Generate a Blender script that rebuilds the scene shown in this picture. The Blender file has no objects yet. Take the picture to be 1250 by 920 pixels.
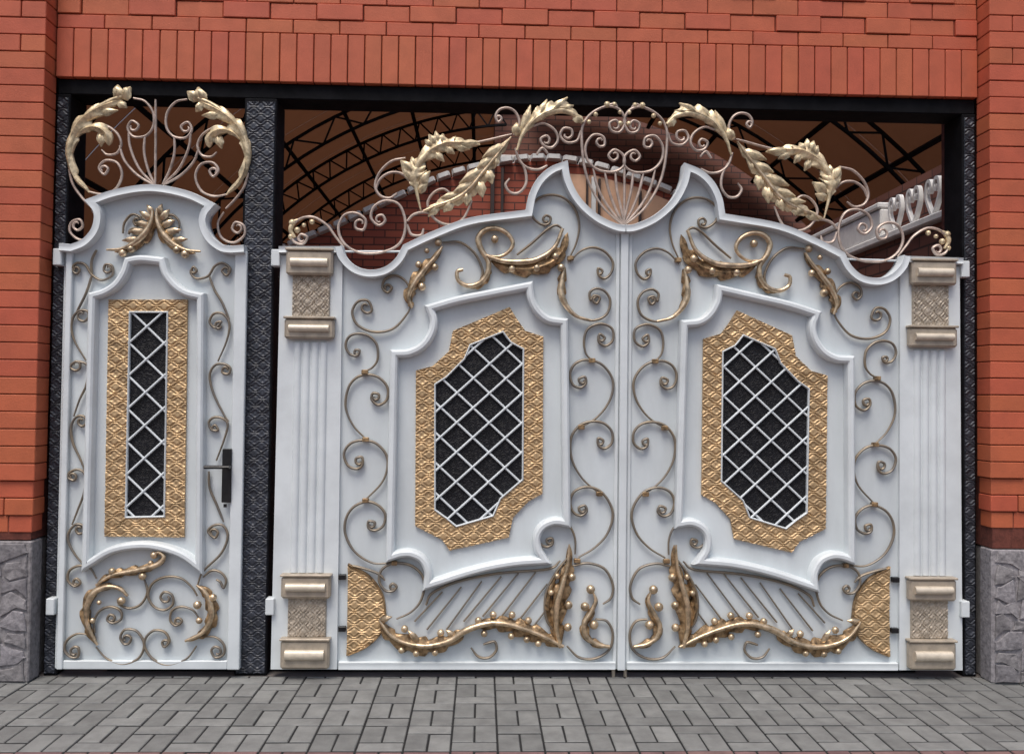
import bpy, bmesh, math, random
import numpy as np
from mathutils import Vector, Matrix
rnd = random.Random(7)
SC = bpy.context.scene
COL = SC.collection
# ------------------------------------------------------------------ camera
CAM_D, CAM_H = 4.85, 1.48
YAW, PITCH, ROLL, FPX = 0.0333432, 0.0256323, 0.0113934, 1098.69
_f = Vector((math.sin(YAW)*math.cos(PITCH), math.cos(YAW)*math.cos(PITCH), math.sin(PITCH)))
_r0 = Vector((math.cos(YAW), -math.sin(YAW), 0)); _u0 = _r0.cross(_f)
RT = _r0*math.cos(ROLL) + _u0*math.sin(ROLL); UP = _u0*math.cos(ROLL) - _r0*math.sin(ROLL); FW = _f
EYE = Vector((0, -CAM_D, CAM_H))
cd = bpy.data.cameras.new('camera'); cam = bpy.data.objects.new('camera', cd); COL.objects.link(cam)
cam.matrix_world = Matrix(((RT.x, UP.x, -FW.x, EYE.x), (RT.y, UP.y, -FW.y, EYE.y), (RT.z, UP.z, -FW.z, EYE.z), (0, 0, 0, 1)))
cd.sensor_fit = 'HORIZONTAL'; cd.sensor_width = 36; cd.lens = FPX/1250*36; cd.clip_end = 5000
SC.camera = cam
# ------------------------------------------------------------------ world, sun, exposure
SUN_EL, SUN_AZ = math.radians(64), math.radians(200)     # azimuth measured clockwise from +Y (north)
w = bpy.data.worlds.new('World'); SC.world = w; w.use_nodes = True
nt = w.node_tree; sky = nt.nodes.new('ShaderNodeTexSky'); sky.sky_type = 'NISHITA'; sky.sun_disc = False
sky.sun_elevation = SUN_EL; sky.sun_rotation = SUN_AZ; sky.dust_density = 4.0; sky.air_density = 1.0; sky.ozone_density = 1.0
nt.links.new(sky.outputs[0], nt.nodes['Background'].inputs[0]); nt.nodes['Background'].inputs[1].default_value = 0.095
sd = bpy.data.lights.new('sun', 'SUN'); sun = bpy.data.objects.new('sun', sd); COL.objects.link(sun)
sd.energy = 1.35; sd.angle = math.radians(28); sd.color = (1.0, 0.96, 0.9)
_sdir = Vector((math.sin(SUN_AZ)*math.cos(SUN_EL), math.cos(SUN_AZ)*math.cos(SUN_EL), math.sin(SUN_EL)))
sun.rotation_euler = _sdir.to_track_quat('Z', 'Y').to_euler(); sun.location = _sdir*20
SC.view_settings.view_transform = 'Standard'; SC.view_settings.look = 'None'; SC.view_settings.gamma = 1.0
SC.view_settings.use_curve_mapping = False; SC.view_settings.exposure = 0.63
SC.cycles.max_bounces = 8

def wp(px, py, Y=0.0):
    """A photograph pixel measured onto the vertical plane y = Y (the survey of the gate front)."""
    d = FW + RT*((px-625)/FPX) - UP*((py-460)/FPX)
    return EYE + d*((Y+CAM_D)/d.y)
def wg(px, py, Z=0.0):
    d = FW + RT*((px-625)/FPX) - UP*((py-460)/FPX)
    return EYE + d*((Z-CAM_H)/d.z)
def to_px(p):
    q = Vector(p)-EYE; d = q.dot(FW)
    return 625+FPX*q.dot(RT)/d, 460-FPX*q.dot(UP)/d
PM = 228.0                         # pixels per metre on the gate front

# ------------------------------------------------------------------ materials
def material(name, col, rough=0.5, metal=0.0, var=0.12, vscale=6.0, bump=0.0, bscale=60.0, rand=0.0, hue=0.0, col2=None, streak=None, spec=0.5):
    m = bpy.data.materials.new(name); m.use_nodes = True
    n = m.node_tree.nodes; l = m.node_tree.links; b = n['Principled BSDF']
    b.inputs['Roughness'].default_value = rough; b.inputs['Metallic'].default_value = metal
    b.inputs['Specular IOR Level'].default_value = spec
    tc = n.new('ShaderNodeTexCoord'); geo = n.new('ShaderNodeNewGeometry')
    no = n.new('ShaderNodeTexNoise'); no.inputs['Scale'].default_value = vscale; no.inputs['Detail'].default_value = 6; no.inputs['Roughness'].default_value = .62
    mp = n.new('ShaderNodeMapping'); l.new(geo.outputs['Position'], mp.inputs[0]); l.new(mp.outputs[0], no.inputs['Vector'])
    if streak: mp.inputs['Scale'].default_value = streak
    mx = n.new('ShaderNodeMix'); mx.data_type = 'RGBA'
    c2 = col2 or tuple(c*(1-2.6*var) for c in col)
    mx.inputs[6].default_value = (*c2, 1); mx.inputs[7].default_value = (*col, 1)
    rmp = n.new('ShaderNodeMapRange'); rmp.inputs[1].default_value = .32; rmp.inputs[2].default_value = .62
    l.new(no.outputs['Fac'], rmp.inputs[0]); l.new(rmp.outputs[0], mx.inputs[0])
    out = mx.outputs[2]
    if rand or hue:
        oi = n.new('ShaderNodeObjectInfo'); hs = n.new('ShaderNodeHueSaturation')
        mr = n.new('ShaderNodeMapRange'); mr.inputs[3].default_value = 1-rand; mr.inputs[4].default_value = 1+rand
        l.new(oi.outputs['Random'], mr.inputs[0]); l.new(mr.outputs[0], hs.inputs['Value'])
        m2 = n.new('ShaderNodeMath'); m2.operation = 'MULTIPLY'; m2.inputs[1].default_value = 17.31
        fr = n.new('ShaderNodeMath'); fr.operation = 'FRACT'; l.new(oi.outputs['Random'], m2.inputs[0]); l.new(m2.outputs[0], fr.inputs[0])
        mh = n.new('ShaderNodeMapRange'); mh.inputs[3].default_value = .5-hue; mh.inputs[4].default_value = .5+hue
        l.new(fr.outputs[0], mh.inputs[0]); l.new(mh.outputs[0], hs.inputs['Hue'])
        l.new(out, hs.inputs['Color']); out = hs.outputs[0]
    l.new(out, b.inputs['Base Color'])
    rr = n.new('ShaderNodeMapRange'); rr.inputs[3].default_value = min(1, rough+.1); rr.inputs[4].default_value = max(.05, rough-.06)
    l.new(no.outputs['Fac'], rr.inputs[0]); l.new(rr.outputs[0], b.inputs['Roughness'])
    if bump:
        nb = n.new('ShaderNodeTexNoise'); nb.inputs['Scale'].default_value = bscale; nb.inputs['Detail'].default_value = 5
        l.new(geo.outputs['Position'], nb.inputs['Vector'])
        bp = n.new('ShaderNodeBump'); bp.inputs['Strength'].default_value = bump; bp.inputs['Distance'].default_value = .004
        l.new(nb.outputs['Fac'], bp.inputs['Height']); l.new(bp.outputs[0], b.inputs['Normal'])
    return m
M = {}
M['white'] = material('white_enamel', (.65, .702, .722), .45, 0, .08, 2.6, .15, 25, streak=(1, 1, .3))
M['white2'] = material('white_trim', (.695, .74, .757), .42, 0, .06, 4, .10, 30)
M['gold'] = material('antique_gold', (.80, .61, .40), .30, .7, .26, 26, .3, 90)
M['goldleaf'] = material('bronze_gold_leaf', (.47, .31, .165), .38, .55, .34, 34, .5, 70)
M['emboss'] = material('embossed_gold', (.60, .415, .225), .42, .4, .16, 14, .15, 120)
M['palegold'] = material('pale_gold', (.86, .69, .44), .36, .35, .24, 30, .45, 60)
M['rosebar'] = material('rose_gold_bar', (.60, .48, .41), .42, .30, .18, 20, .2, 90)
M['bronze'] = material('patinated_bronze_bar', (.195, .17, .142), .42, .3, .3, 12, .25, 90, col2=(.28, .22, .15))
M['taupe'] = material('taupe_cap', (.47, .40, .315), .45, .2, .12, 18, .2, 60)
M['lit_cap'] = material('lit_roll', (.74, .65, .52), .40, .25, .1, 18, .2, 60)  # paler copy of the cap colour, light from above painted into the roll
M['black'] = material('black_steel', (.008, .008, .010), .7, 0, .2, 10, .15, 60, spec=.1)
M['blackemb'] = material('black_embossed_steel', (.045, .050, .065), .42, .2, .2, 10, .1, 80)
M['handle'] = material('black_handle', (.02, .02, .022), .35, .3, .2, 20, .1, 60)
M['brick'] = material('red_facing_brick', (.50, .113, .050), .62, 0, .07, 7, .35, 130, rand=.045, hue=.005)
M['mortar'] = material('dark_red_mortar', (.15, .042, .028), .9, 0, .2, 30, .4, 120)
M['stone'] = material('rubble_stone', (.285, .268, .275), .85, 0, .26, 34, 1.0, 60, rand=.24, hue=.07, col2=(.14, .13, .137))
M['stonemortar'] = material('stone_mortar', (.33, .31, .30), .9, 0, .15, 40, .6, 90)
M['paver'] = material('grey_paver', (.215, .217, .208), .72, 0, .14, 9, .6, 150, rand=.16, hue=.012, col2=(.150, .150, .146))
M['redpaver'] = material('red_paver', (.22, .125, .12), .75, 0, .14, 10, .5, 170, rand=.1, hue=.01)
M['sand'] = material('joint_sand', (.018, .018, .018), .95, 0, .2, 40, .4, 90)
M['ground'] = material('asphalt', (.055, .055, .056), .9, 0, .15, 3, .5, 60)
M['court'] = material('courtyard_tiles', (.16, .14, .13), .7, 0, .15, 4, .3, 60)
M['fascia'] = material('white_fascia', (.80, .79, .77), .5, 0, .08, 8)
M['peach'] = material('peach_plaster', (.80, .48, .31), .75, 0, .10, 3, .2, 60)
M['gutter'] = material('brown_gutter', (.05, .03, .025), .5, 0, .1, 10)
# translucent roofing sheet
def roofing():
    m = material('bronze_polycarbonate', (.16, .105, .078), .4, 0, .25, 1.3, .05, 20)
    n = m.node_tree.nodes; l = m.node_tree.links; b = n['Principled BSDF']
    t = n.new('ShaderNodeBsdfTranslucent'); t.inputs[0].default_value = (.38, .235, .16, 1)
    mx = n.new('ShaderNodeMixShader'); mx.inputs[0].default_value = .6
    l.new(b.outputs[0], mx.inputs[1]); l.new(t.outputs[0], mx.inputs[2]); l.new(mx.outputs[0], n['Material Output'].inputs[0])
    return m
M['roof'] = roofing()
# far brickwork (courses under 7 px in the picture)
def farbrick(name, c1, c2, cm):
    m = bpy.data.materials.new(name); m.use_nodes = True
    n = m.node_tree.nodes; l = m.node_tree.links; b = n['Principled BSDF']; b.inputs['Roughness'].default_value = .75
    geo = n.new('ShaderNodeNewGeometry'); sp = n.new('ShaderNodeSeparateXYZ'); l.new(geo.outputs['Position'], sp.inputs[0])
    ad = n.new('ShaderNodeMath'); l.new(sp.outputs[0], ad.inputs[0]); l.new(sp.outputs[1], ad.inputs[1])
    cb = n.new('ShaderNodeCombineXYZ'); l.new(ad.outputs[0], cb.inputs[0]); l.new(sp.outputs[2], cb.inputs[1])
    br = n.new('ShaderNodeTexBrick'); br.inputs['Scale'].default_value = 1; br.inputs['Brick Width'].default_value = .26; br.inputs['Row Height'].default_value = .09
    br.inputs['Mortar Size'].default_value = .008; br.inputs['Color1'].default_value = (*c1, 1); br.inputs['Color2'].default_value = (*c2, 1); br.inputs['Mortar'].default_value = (*cm, 1)
    l.new(cb.outputs[0], br.inputs['Vector']); l.new(br.outputs['Color'], b.inputs['Base Color'])
    bp = n.new('ShaderNodeBump'); bp.inputs['Strength'].default_value = .6; bp.inputs['Distance'].default_value = .01; bp.invert = True
    l.new(br.outputs['Fac'], bp.inputs['Height']); l.new(bp.outputs[0], b.inputs['Normal'])
    return m
M['farbrick'] = farbrick('far_red_brick', (.42, .10, .055), (.33, .075, .045), (.10, .035, .025))
M['farbrick2'] = farbrick('far_brown_brick', (.21, .085, .058), (.155, .06, .042), (.06, .032, .026))
# black pressed plate with a bumped wave pattern behind the lattice
def plate():
    m = material('black_pressed_plate', (.010, .010, .013), .55, 0, .2, 10, spec=.3)
    n = m.node_tree.nodes; l = m.node_tree.links
    geo = n.new('ShaderNodeNewGeometry'); vo = n.new('ShaderNodeTexVoronoi'); vo.inputs['Scale'].default_value = 34
    l.new(geo.outputs['Position'], vo.inputs['Vector'])
    mu = n.new('ShaderNodeMath'); mu.operation = 'MULTIPLY'; mu.inputs[1].default_value = 22; sn = n.new('ShaderNodeMath'); sn.operation = 'SINE'
    l.new(vo.outputs['Distance'], mu.inputs[0]); l.new(mu.outputs[0], sn.inputs[0])
    bp = n.new('ShaderNodeBump'); bp.inputs['Strength'].default_value = .4; bp.inputs['Distance'].default_value = .004
    l.new(sn.outputs[0], bp.inputs['Height']); l.new(bp.outputs[0], n['Principled BSDF'].inputs['Normal'])
    return m
M['plate'] = plate()

# ------------------------------------------------------------------ object helpers
def tag(o, label=None, cat=None, group=None, kind=None):
    if label: o['label'] = label
    if cat: o['category'] = cat
    if group: o['group'] = group
    if kind: o['kind'] = kind
    return o
def thing(name, label, cat, loc=(0, 0, 0), group=None):
    o = bpy.data.objects.new(name, None); o.location = loc; COL.objects.link(o); o.empty_display_size = .2
    return tag(o, label, cat, group)
def root_loc(p):
    while p.parent: p = p.parent
    return Vector(p.location)
class MB:
    def __init__(s): s.v = []; s.f = []
    def add(s, vs, fs):
        k = len(s.v); s.v += [tuple(v) for v in vs]; s.f += [tuple(i+k for i in f) for f in fs]
    def box(s, x0, x1, y0, y1, z0, z1):
        s.add([(x, y, z) for x in (x0, x1) for y in (y0, y1) for z in (z0, z1)],
              [(0, 1, 3, 2), (4, 6, 7, 5), (0, 4, 5, 1), (2, 3, 7, 6), (0, 2, 6, 4), (1, 5, 7, 3)])
    def build(s, name, mat, parent=None, smooth=None, kind=None, recalc=True):
        me = bpy.data.meshes.new(name)
        off = root_loc(parent) if parent else Vector((0, 0, 0))
        me.from_pydata([(v[0]-off.x, v[1]-off.y, v[2]-off.z) for v in s.v], [], s.f)
        if recalc:
            bm = bmesh.new(); bm.from_mesh(me); bmesh.ops.recalc_face_normals(bm, faces=bm.faces); bm.to_mesh(me); bm.free()
        me.materials.append(mat)
        if smooth is not None:
            for p in me.polygons: p.use_smooth = True
            me.set_sharp_from_angle(angle=math.radians(smooth))
        o = bpy.data.objects.new(name, me); COL.objects.link(o)
        if parent: o.parent = parent
        if kind: o['kind'] = kind
        return o
def inst(name, me, parent, loc, rot=(0, 0, 0), scale=(1, 1, 1)):
    o = bpy.data.objects.new(name, me); COL.objects.link(o); o.parent = parent
    o.location = Vector(loc)-root_loc(parent); o.rotation_euler = rot; o.scale = scale
    return o
def cr(p, n=7):
    """Catmull-Rom through 2-D points."""
    if len(p) < 3: return [tuple(a) for a in p]
    q = [(2*p[0][0]-p[1][0], 2*p[0][1]-p[1][1])]+list(p)+[(2*p[-1][0]-p[-2][0], 2*p[-1][1]-p[-2][1])]
    out = []
    for i in range(1, len(q)-2):
        a, b, c, d = q[i-1], q[i], q[i+1], q[i+2]
        for k in range(n):
            t = k/n
            out.append(tuple(.5*(2*b[j]+(c[j]-a[j])*t+(2*a[j]-5*b[j]+4*c[j]-d[j])*t*t+(3*b[j]-a[j]-3*c[j]+d[j])*t**3) for j in (0, 1)))
    out.append(tuple(p[-1])); return out
def joined(segs, n=7):
    out = []
    for s in segs:
        c = cr(s, n) if len(s) > 2 else list(s)
        out += c if not out else c[1:]
    return out
def curled(p):
    """Wind the start of a scroll further in when it already ends in a tight curl."""
    if len(p) < 5: return p
    (ax, ay), (bx, by), (cx, cy) = p[0], p[1], p[2]
    d = 2*(ax*(by-cy)+bx*(cy-ay)+cx*(ay-by))
    if abs(d) < 1e-3: return p
    ux = ((ax*ax+ay*ay)*(by-cy)+(bx*bx+by*by)*(cy-ay)+(cx*cx+cy*cy)*(ay-by))/d
    uy = ((ax*ax+ay*ay)*(cx-bx)+(bx*bx+by*by)*(ax-cx)+(cx*cx+cy*cy)*(bx-ax))/d
    r = math.hypot(ax-ux, ay-uy)
    if r > 8.5: return p
    s = 1 if (bx-ax)*(uy-ay)-(by-ay)*(ux-ax) < 0 else -1
    a0 = math.atan2(ay-uy, ax-ux); out = []
    for k in range(1, 5):
        rr = r*(1-.17*k); a = a0+s*k*math.radians(58)
        ox, oy = ux, uy
        out.append((ox+rr*math.cos(a), oy+rr*math.sin(a)))
    return out[::-1]+p
ROUND = [(math.cos(a*math.pi/4), math.sin(a*math.pi/4)) for a in range(8)]
BEAD = [(-1, -.6), (-1, .55), (-.8, .85), (-.35, 1), (.35, 1), (.8, .85), (1, .55), (1, -.6)]
CAPR2 = [(-1, -.4), (-1, .82), (-.82, 1), (-.3, .95), (.3, .95), (.82, 1), (1, .82), (1, -.4)]
CAPR = [(-1, -.6), (-1, .72), (-.82, 1), (-.3, .92), (.3, .92), (.82, 1), (1, .72), (1, -.6)]
def thin(path, lim=.058):
    """Drop samples crowding a sharp corner so that its mitre stays clean."""
    n = len(path); sharp = set()
    for i in range(1, n-1):
        a, b, c = path[i-1], path[i], path[i+1]
        d1 = Vector((b[0]-a[0], 0, b[2]-a[2])); d2 = Vector((c[0]-b[0], 0, c[2]-b[2]))
        if d1.length > 1e-6 and d2.length > 1e-6 and d1.angle(d2) > math.radians(38): sharp.add(i)
    out = []
    for i, p in enumerate(path):
        if i in sharp or i in (0, n-1): out.append(p); continue
        if any(math.hypot(p[0]-path[k][0], p[2]-path[k][2]) < lim for k in sharp): continue
        out.append(p)
    return out
def sweep(mb, path, prof, wf, hf, closed=False):
    """path: world points in an x-z plane; prof: (side, out of the plane towards -y)."""
    n = len(path); rings = []
    ts = []
    for i in range(n):
        ts.append(None)
    for i, p in enumerate(path):
        if closed: a, b = path[i-1], path[(i+1) % n]
        else: a, b = path[max(0, i-1)], path[min(n-1, i+1)]
        d1 = Vector((p[0]-a[0], 0, p[2]-a[2])); d2 = Vector((b[0]-p[0], 0, b[2]-p[2]))
        if d1.length < 1e-7: d1 = d2.copy()
        if d2.length < 1e-7: d2 = d1.copy()
        d1.normalize(); d2.normalize(); t = d1+d2
        t = t.normalized() if t.length > 1e-4 else d1
        k = 1/max(.42, t.dot(d1))
        side = Vector((-t.z, 0, t.x))*k
        u = i/max(1, n-1); w_ = wf(u) if callable(wf) else wf; h_ = hf(u) if callable(hf) else hf
        rings.append([(p[0]+side.x*s*w_, p[1]-d*h_, p[2]+side.z*s*w_) for s, d in prof])
    m = len(prof); fs = []
    vs = [v for r in rings for v in r]
    for i in range(n if closed else n-1):
        j = (i+1) % n
        for k in range(m):
            fs.append((i*m+k, i*m+(k+1) % m, j*m+(k+1) % m, j*m+k))
    if not closed:
        fs.append(tuple(range(m))); fs.append(tuple((n-1)*m+k for k in range(m)))
    mb.add(vs, fs)
def unit_sphere():
    bm = bmesh.new(); bmesh.ops.create_uvsphere(bm, u_segments=10, v_segments=7, radius=1); me = bpy.data.meshes.new('berry'); bm.to_mesh(me); bm.free()
    for p in me.polygons: p.use_smooth = True
    return me
def unit_petal():
    """A pointed, ridged leaflet along +x, length 1, width 1, depth 1 towards -y."""
    vs, fs = [], []; nu, nv = 9, 7
    for i in range(nu+1):
        u = i/nu; wd = .5*math.sin(math.pi*u**.95)**.7*(1-.10*math.cos(u*14.5)) if 0 < u < 1 else .06
        for j in range(nv):
            v = -1+2*j/(nv-1)
            x = u-.12*v*v*math.sin(math.pi*u); y = -(.9*(1-v*v)*math.sin(math.pi*u**1.1)**.7+.2*math.cos(v*9)*math.sin(math.pi*u)) if 0 < u < 1 else -.05
            vs.append((x, y-.22*math.exp(-(v/.18)**2)*math.sin(math.pi*u), wd*v+.20*u*u))
    for i in range(nu):
        for j in range(nv-1): fs.append((i*nv+j, i*nv+j+1, (i+1)*nv+j+1, (i+1)*nv+j))
    k = len(vs)
    for i in range(nu+1):
        u = i/nu
        for j in (0, nv-1): x, y, z = vs[i*nv+j]; vs.append((x, .12, z))
    for i in range(nu):
        fs.append((k+2*i, k+2*i+1, k+2*i+3, k+2*i+2))
        fs.append((i*nv, (i+1)*nv, k+2*i+2, k+2*i)); fs.append((i*nv+nv-1, k+2*i+1, k+2*i+3, (i+1)*nv+nv-1))
    me = bpy.data.meshes.new('leaflet'); me.from_pydata(vs, [], fs)
    for p in me.polygons: p.use_smooth = True
    return me
_mesh = {}
def shared(kind, mat):
    key = (kind, mat.name)
    if key not in _mesh:
        me = unit_sphere() if kind == 'berry' else unit_petal()
        me.materials.append(mat); _mesh[key] = me
    return _mesh[key]

class Leaf:
    """Builds parts of one gate leaf; mirrored when axis is given."""
    def __init__(s, root, axis=None): s.root = root; s.axis = axis
    def w(s, px, py, Y=0.0):
        p = wp(px, py, Y)
        if s.axis is not None: p.x = 2*s.axis-p.x
        return p
    def path(s, pts, Y, n=7): return [s.w(x, y, Y) for x, y in cr(pts, n)]
    def scroll(s, pts, mat='bronze', wd=.0074, Y=-.020, hd=None, taper=(.75, .6), name='scroll', n=7, parent=None):
        hd = hd or wd*1.25; pts = curled(curled(list(pts))[::-1])[::-1]; p = s.path(pts, Y, n); mb = MB()
        f = lambda u: wd*min(1, taper[0]+(1-taper[0])*u*6, taper[1]+(1-taper[1])*(1-u)*6)
        sweep(mb, p, ROUND, f, lambda u: f(u)*hd/wd)
        return mb.build(name, M[mat], parent or s.root, 50)
    def stem(s, pts, r0, r1, mat='gold', Y=-.035, name='stem', mid=None, parent=None, n=7):
        p = s.path(pts, Y, n); mb = MB(); mid = (mid or max(r0, r1))*1.15
        f = lambda u: (r0+(mid-r0)*min(1, u*2.2) if u < .455 else mid+(r1-mid)*((u-.455)/.545))/PM
        sweep(mb, p, ROUND, f, lambda u: f(u)*1.15)
        return mb.build(name, M[mat], parent or s.root, 60)
    def acanthus(s, pts, wl, wr, lobes=5, mat='goldleaf', Y=-.014, bulge=.028, name='acanthus_leaf', parent=None, fw=.55, shape=.75, tip=.0):
        """Lobed leaf along a spine; wl / wr are the half widths in photo pixels on either side."""
        sp = cr(pts, 10); N = 64
        L = [0]
        for a, b in zip(sp, sp[1:]): L.append(L[-1]+math.hypot(b[0]-a[0], b[1]-a[1]))
        def at(u):
            d = u*L[-1]
            for i in range(len(L)-1):
                if L[i+1] >= d or i == len(L)-2:
                    t = (d-L[i])/max(1e-6, L[i+1]-L[i]); a, b = sp[i], sp[i+1]
                    tx, ty = b[0]-a[0], b[1]-a[1]; q = math.hypot(tx, ty) or 1
                    return a[0]+(b[0]-a[0])*t, a[1]+(b[1]-a[1])*t, tx/q, ty/q
        V_ = [-1, -.82, -.6, -.36, -.14, 0, .14, .36, .6, .82, 1]; nv = len(V_)
        front, back = [], []
        for i in range(N+1):
            u = i/N; x, y, tx, ty = at(u)
            env = max(.03, math.sin(math.pi*min(1, max(0, u))**shape)**.75 if 0 < u < 1 else 0)
            if tip and u > .5: env = max(env, tip)
            ph = (u*lobes) % 1.0; lob = .42+.58*(ph**.55 if ph < .8 else .885*(1-(ph-.8)/.2)**.6)
            for v in V_:
                a = abs(v); wd = (wl if v < 0 else wr)*env*1.22
                ww = wd*(1-a*a*(1-lob)); sh = fw*wd*a*a*.55
                X = x-ty*v*ww+tx*sh; Yp = y+tx*v*ww+ty*sh
                hgt = bulge*env*((1-a**1.6)*.55+.22*math.cos(2*math.pi*ph)*a*(-1)+.30*math.exp(-(v/.16)**2)+.16*(lob-.4)*a)
                p = s.w(X, Yp, Y); front.append((p.x, Y-.006-hgt, p.z)); back.append((p.x, Y+.004, p.z))
        fs = []; k = len(front)
        for i in range(N):
            for j in range(nv-1):
                a, b, c, d = i*nv+j, i*nv+j+1, (i+1)*nv+j+1, (i+1)*nv+j
                fs.append((a, b, c, d)); fs.append((k+d, k+c, k+b, k+a))
            for j in (0, nv-1): fs.append((i*nv+j, (i+1)*nv+j, k+(i+1)*nv+j, k+i*nv+j))
        for i in (0, N):
            for j in range(nv-1): fs.append((i*nv+j, i*nv+j+1, k+i*nv+j+1, k+i*nv+j))
        mb = MB(); mb.add(front+back, fs)
        return mb.build(name, M[mat], parent or s.root, 55)
    def berry(s, parent, x, y, r=4.0, mat='gold', Y=-.034):
        rr = r*1.12/PM; return inst('berry', shared('berry', M[mat]), parent, s.w(x, y, Y), (0, 0, 0), (rr, rr, rr))
    def leaflet(s, parent, x, y, x1, y1, wd, mat='palegold', Y=-.03, dp=.35, name='leaflet'):
        a, b = s.w(x, y, Y), s.w(x1, y1, Y); d = b-a; L = math.hypot(d.x, d.z)*1.06; wd *= 1.28
        return inst(name, shared('petal', M[mat]), parent, a, (0, -math.atan2(d.z, d.x), 0), (L, wd/PM*dp*1.4, wd/PM))
    def moulding(s, path_px, wd, h, prof=BEAD, mat='white2', name='moulding', closed=False, Y=0.0, parent=None):
        mb = MB(); p = [s.w(x, y, Y) for x, y in path_px]
        if wd > .015: p = thin(p, .058 if not closed else .03)
        sweep(mb, p, prof, wd, h, closed); return mb.build(name, M[mat], parent or s.root, 32)
    def sheet(s, poly, y0, y1, name, mat, parent=None):
        """Closed flat plate with the given outline (photo pixels measured on the gate plane)."""
        mb = MB(); n = len(poly); a = [s.w(x, y, 0) for x, y in poly]
        mb.add([(p.x, y0, p.z) for p in a]+[(p.x, y1, p.z) for p in a],
               [tuple(range(n)), tuple(range(2*n-1, n-1, -1))]+[(i, (i+1) % n, n+(i+1) % n, n+i) for i in range(n)])
        return mb.build(name, M[mat], parent or s.root)
    def rect_box(s, x0, x1, y0, y1, Ya, Yb, name, mat, parent=None, cham=0.0):
        a = s.w(x0, y1, 0); b = s.w(x1, y0, 0)
        return cbox(min(a.x, b.x), max(a.x, b.x), Ya, Yb, min(a.z, b.z), max(a.z, b.z), name, M[mat], parent or s.root, cham)
def cbox(x0, x1, y0, y1, z0, z1, name, mat, parent, c=0.003):
    """Box with chamfered edges."""
    bm = bmesh.new(); bmesh.ops.create_cube(bm, size=1)
    off = root_loc(parent) if parent else Vector((0, 0, 0))
    for v in bm.verts: v.co = Vector((x0+(v.co.x+.5)*(x1-x0), y0+(v.co.y+.5)*(y1-y0), z0+(v.co.z+.5)*(z1-z0)))-off
    if c: bmesh.ops.bevel(bm, geom=bm.edges[:], offset=c, segments=1, affect='EDGES')
    me = bpy.data.meshes.new(name); bm.to_mesh(me); bm.free(); me.materials.append(mat)
    o = bpy.data.objects.new(name, me); COL.objects.link(o); o.parent = parent; return o
# embossed relief ---------------------------------------------------
def relief(u, v, a=.092, b=.036, lam=.0205):
    """Pressed sheet pattern: stacked waves that open into ringed eyes."""
    d = .40*b*np.cos(2*np.pi*u/a)*np.cos(np.pi*v/b)
    q = np.abs(np.cos(np.pi*(v+d)/lam))
    return q**1.1
def grid_relief(name, mat, parent, X0, X1, Z0, Z1, Y, amp=.006, step=.0045, a=.082, b=.040, skirt=.012, fn=None, swap=False):
    nx = max(4, int((X1-X0)/step)); nz = max(4, int((Z1-Z0)/step))
    xs = np.linspace(X0, X1, nx+1); zs = np.linspace(Z0, Z1, nz+1); XX, ZZ = np.meshgrid(xs, zs)
    h = relief(ZZ-Z0, XX-(X0+X1)/2, a, b) if swap else relief(XX-(X0+X1)/2, ZZ-Z0, a, b)
    if fn is not None: h = fn(XX, ZZ)
    YY = Y-amp*h; e = np.zeros_like(h, bool); e[0, :] = e[-1, :] = True; e[:, 0] = e[:, -1] = True
    YY[e] = Y+skirt
    v = np.stack([XX, YY, ZZ], -1).reshape(-1, 3); i = np.arange((nx+1)*(nz+1)).reshape(nz+1, nx+1)
    f = np.stack([i[:-1, :-1], i[:-1, 1:], i[1:, 1:], i[1:, :-1]], -1).reshape(-1, 4)
    mb = MB(); mb.v = [tuple(q) for q in v.tolist()]; mb.f = [tuple(q) for q in f.tolist()]
    return mb.build(name, M[mat], parent, 60, recalc=False)
def ring_relief(L, outer, inner, name, mat, Y=-.012, amp=.008, a=.082, b=.036):
    """Embossed band between two matching closed outlines (photo pixels on the gate plane)."""
    A = [L.w(x, y, 0) for x, y in outer]; B = [L.w(x, y, 0) for x, y in inner]; n = len(A)
    us, PA, PB = [], [], []; u = 0.0
    for i in range(n):
        a0, a1, b0, b1 = A[i], A[(i+1) % n], B[i], B[(i+1) % n]
        ln = ((a1-a0).length+(b1-b0).length)/2; k = max(1, int(ln/.0034))
        for j in range(k):
            t = j/k; us.append(u+ln*t); PA.append(a0.lerp(a1, t)); PB.append(b0.lerp(b1, t))
        u += ln
    nv = 32; N = len(us)
    per = max(1, round(u/a)); aa = u/per
    vs, fs = [], []; cxm = sum(p.x for p in A)/n; czm = sum(p.z for p in A)/n
    wmid = sum((p-q).length for p, q in zip(PA, PB))/N
    for i in range(N):
        for j in range(nv+3):
            t = min(1, max(0, (j-1)/nv)); p = PA[i].lerp(PB[i], t)
            if j in (0, nv+2): y = -.001
            else: y = Y-amp*float(relief(np.array(p.x-cxm), np.array(p.z-czm), a, b))
            vs.append((p.x, y, p.z))
    m = nv+3
    for i in range(N):
        k = (i+1) % N
        for j in range(m-1): fs.append((i*m+j, i*m+j+1, k*m+j+1, k*m+j))
    mb = MB(); mb.add(vs, fs); o = mb.build(name, M[mat], L.root, 60, recalc=False)
    return o
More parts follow.
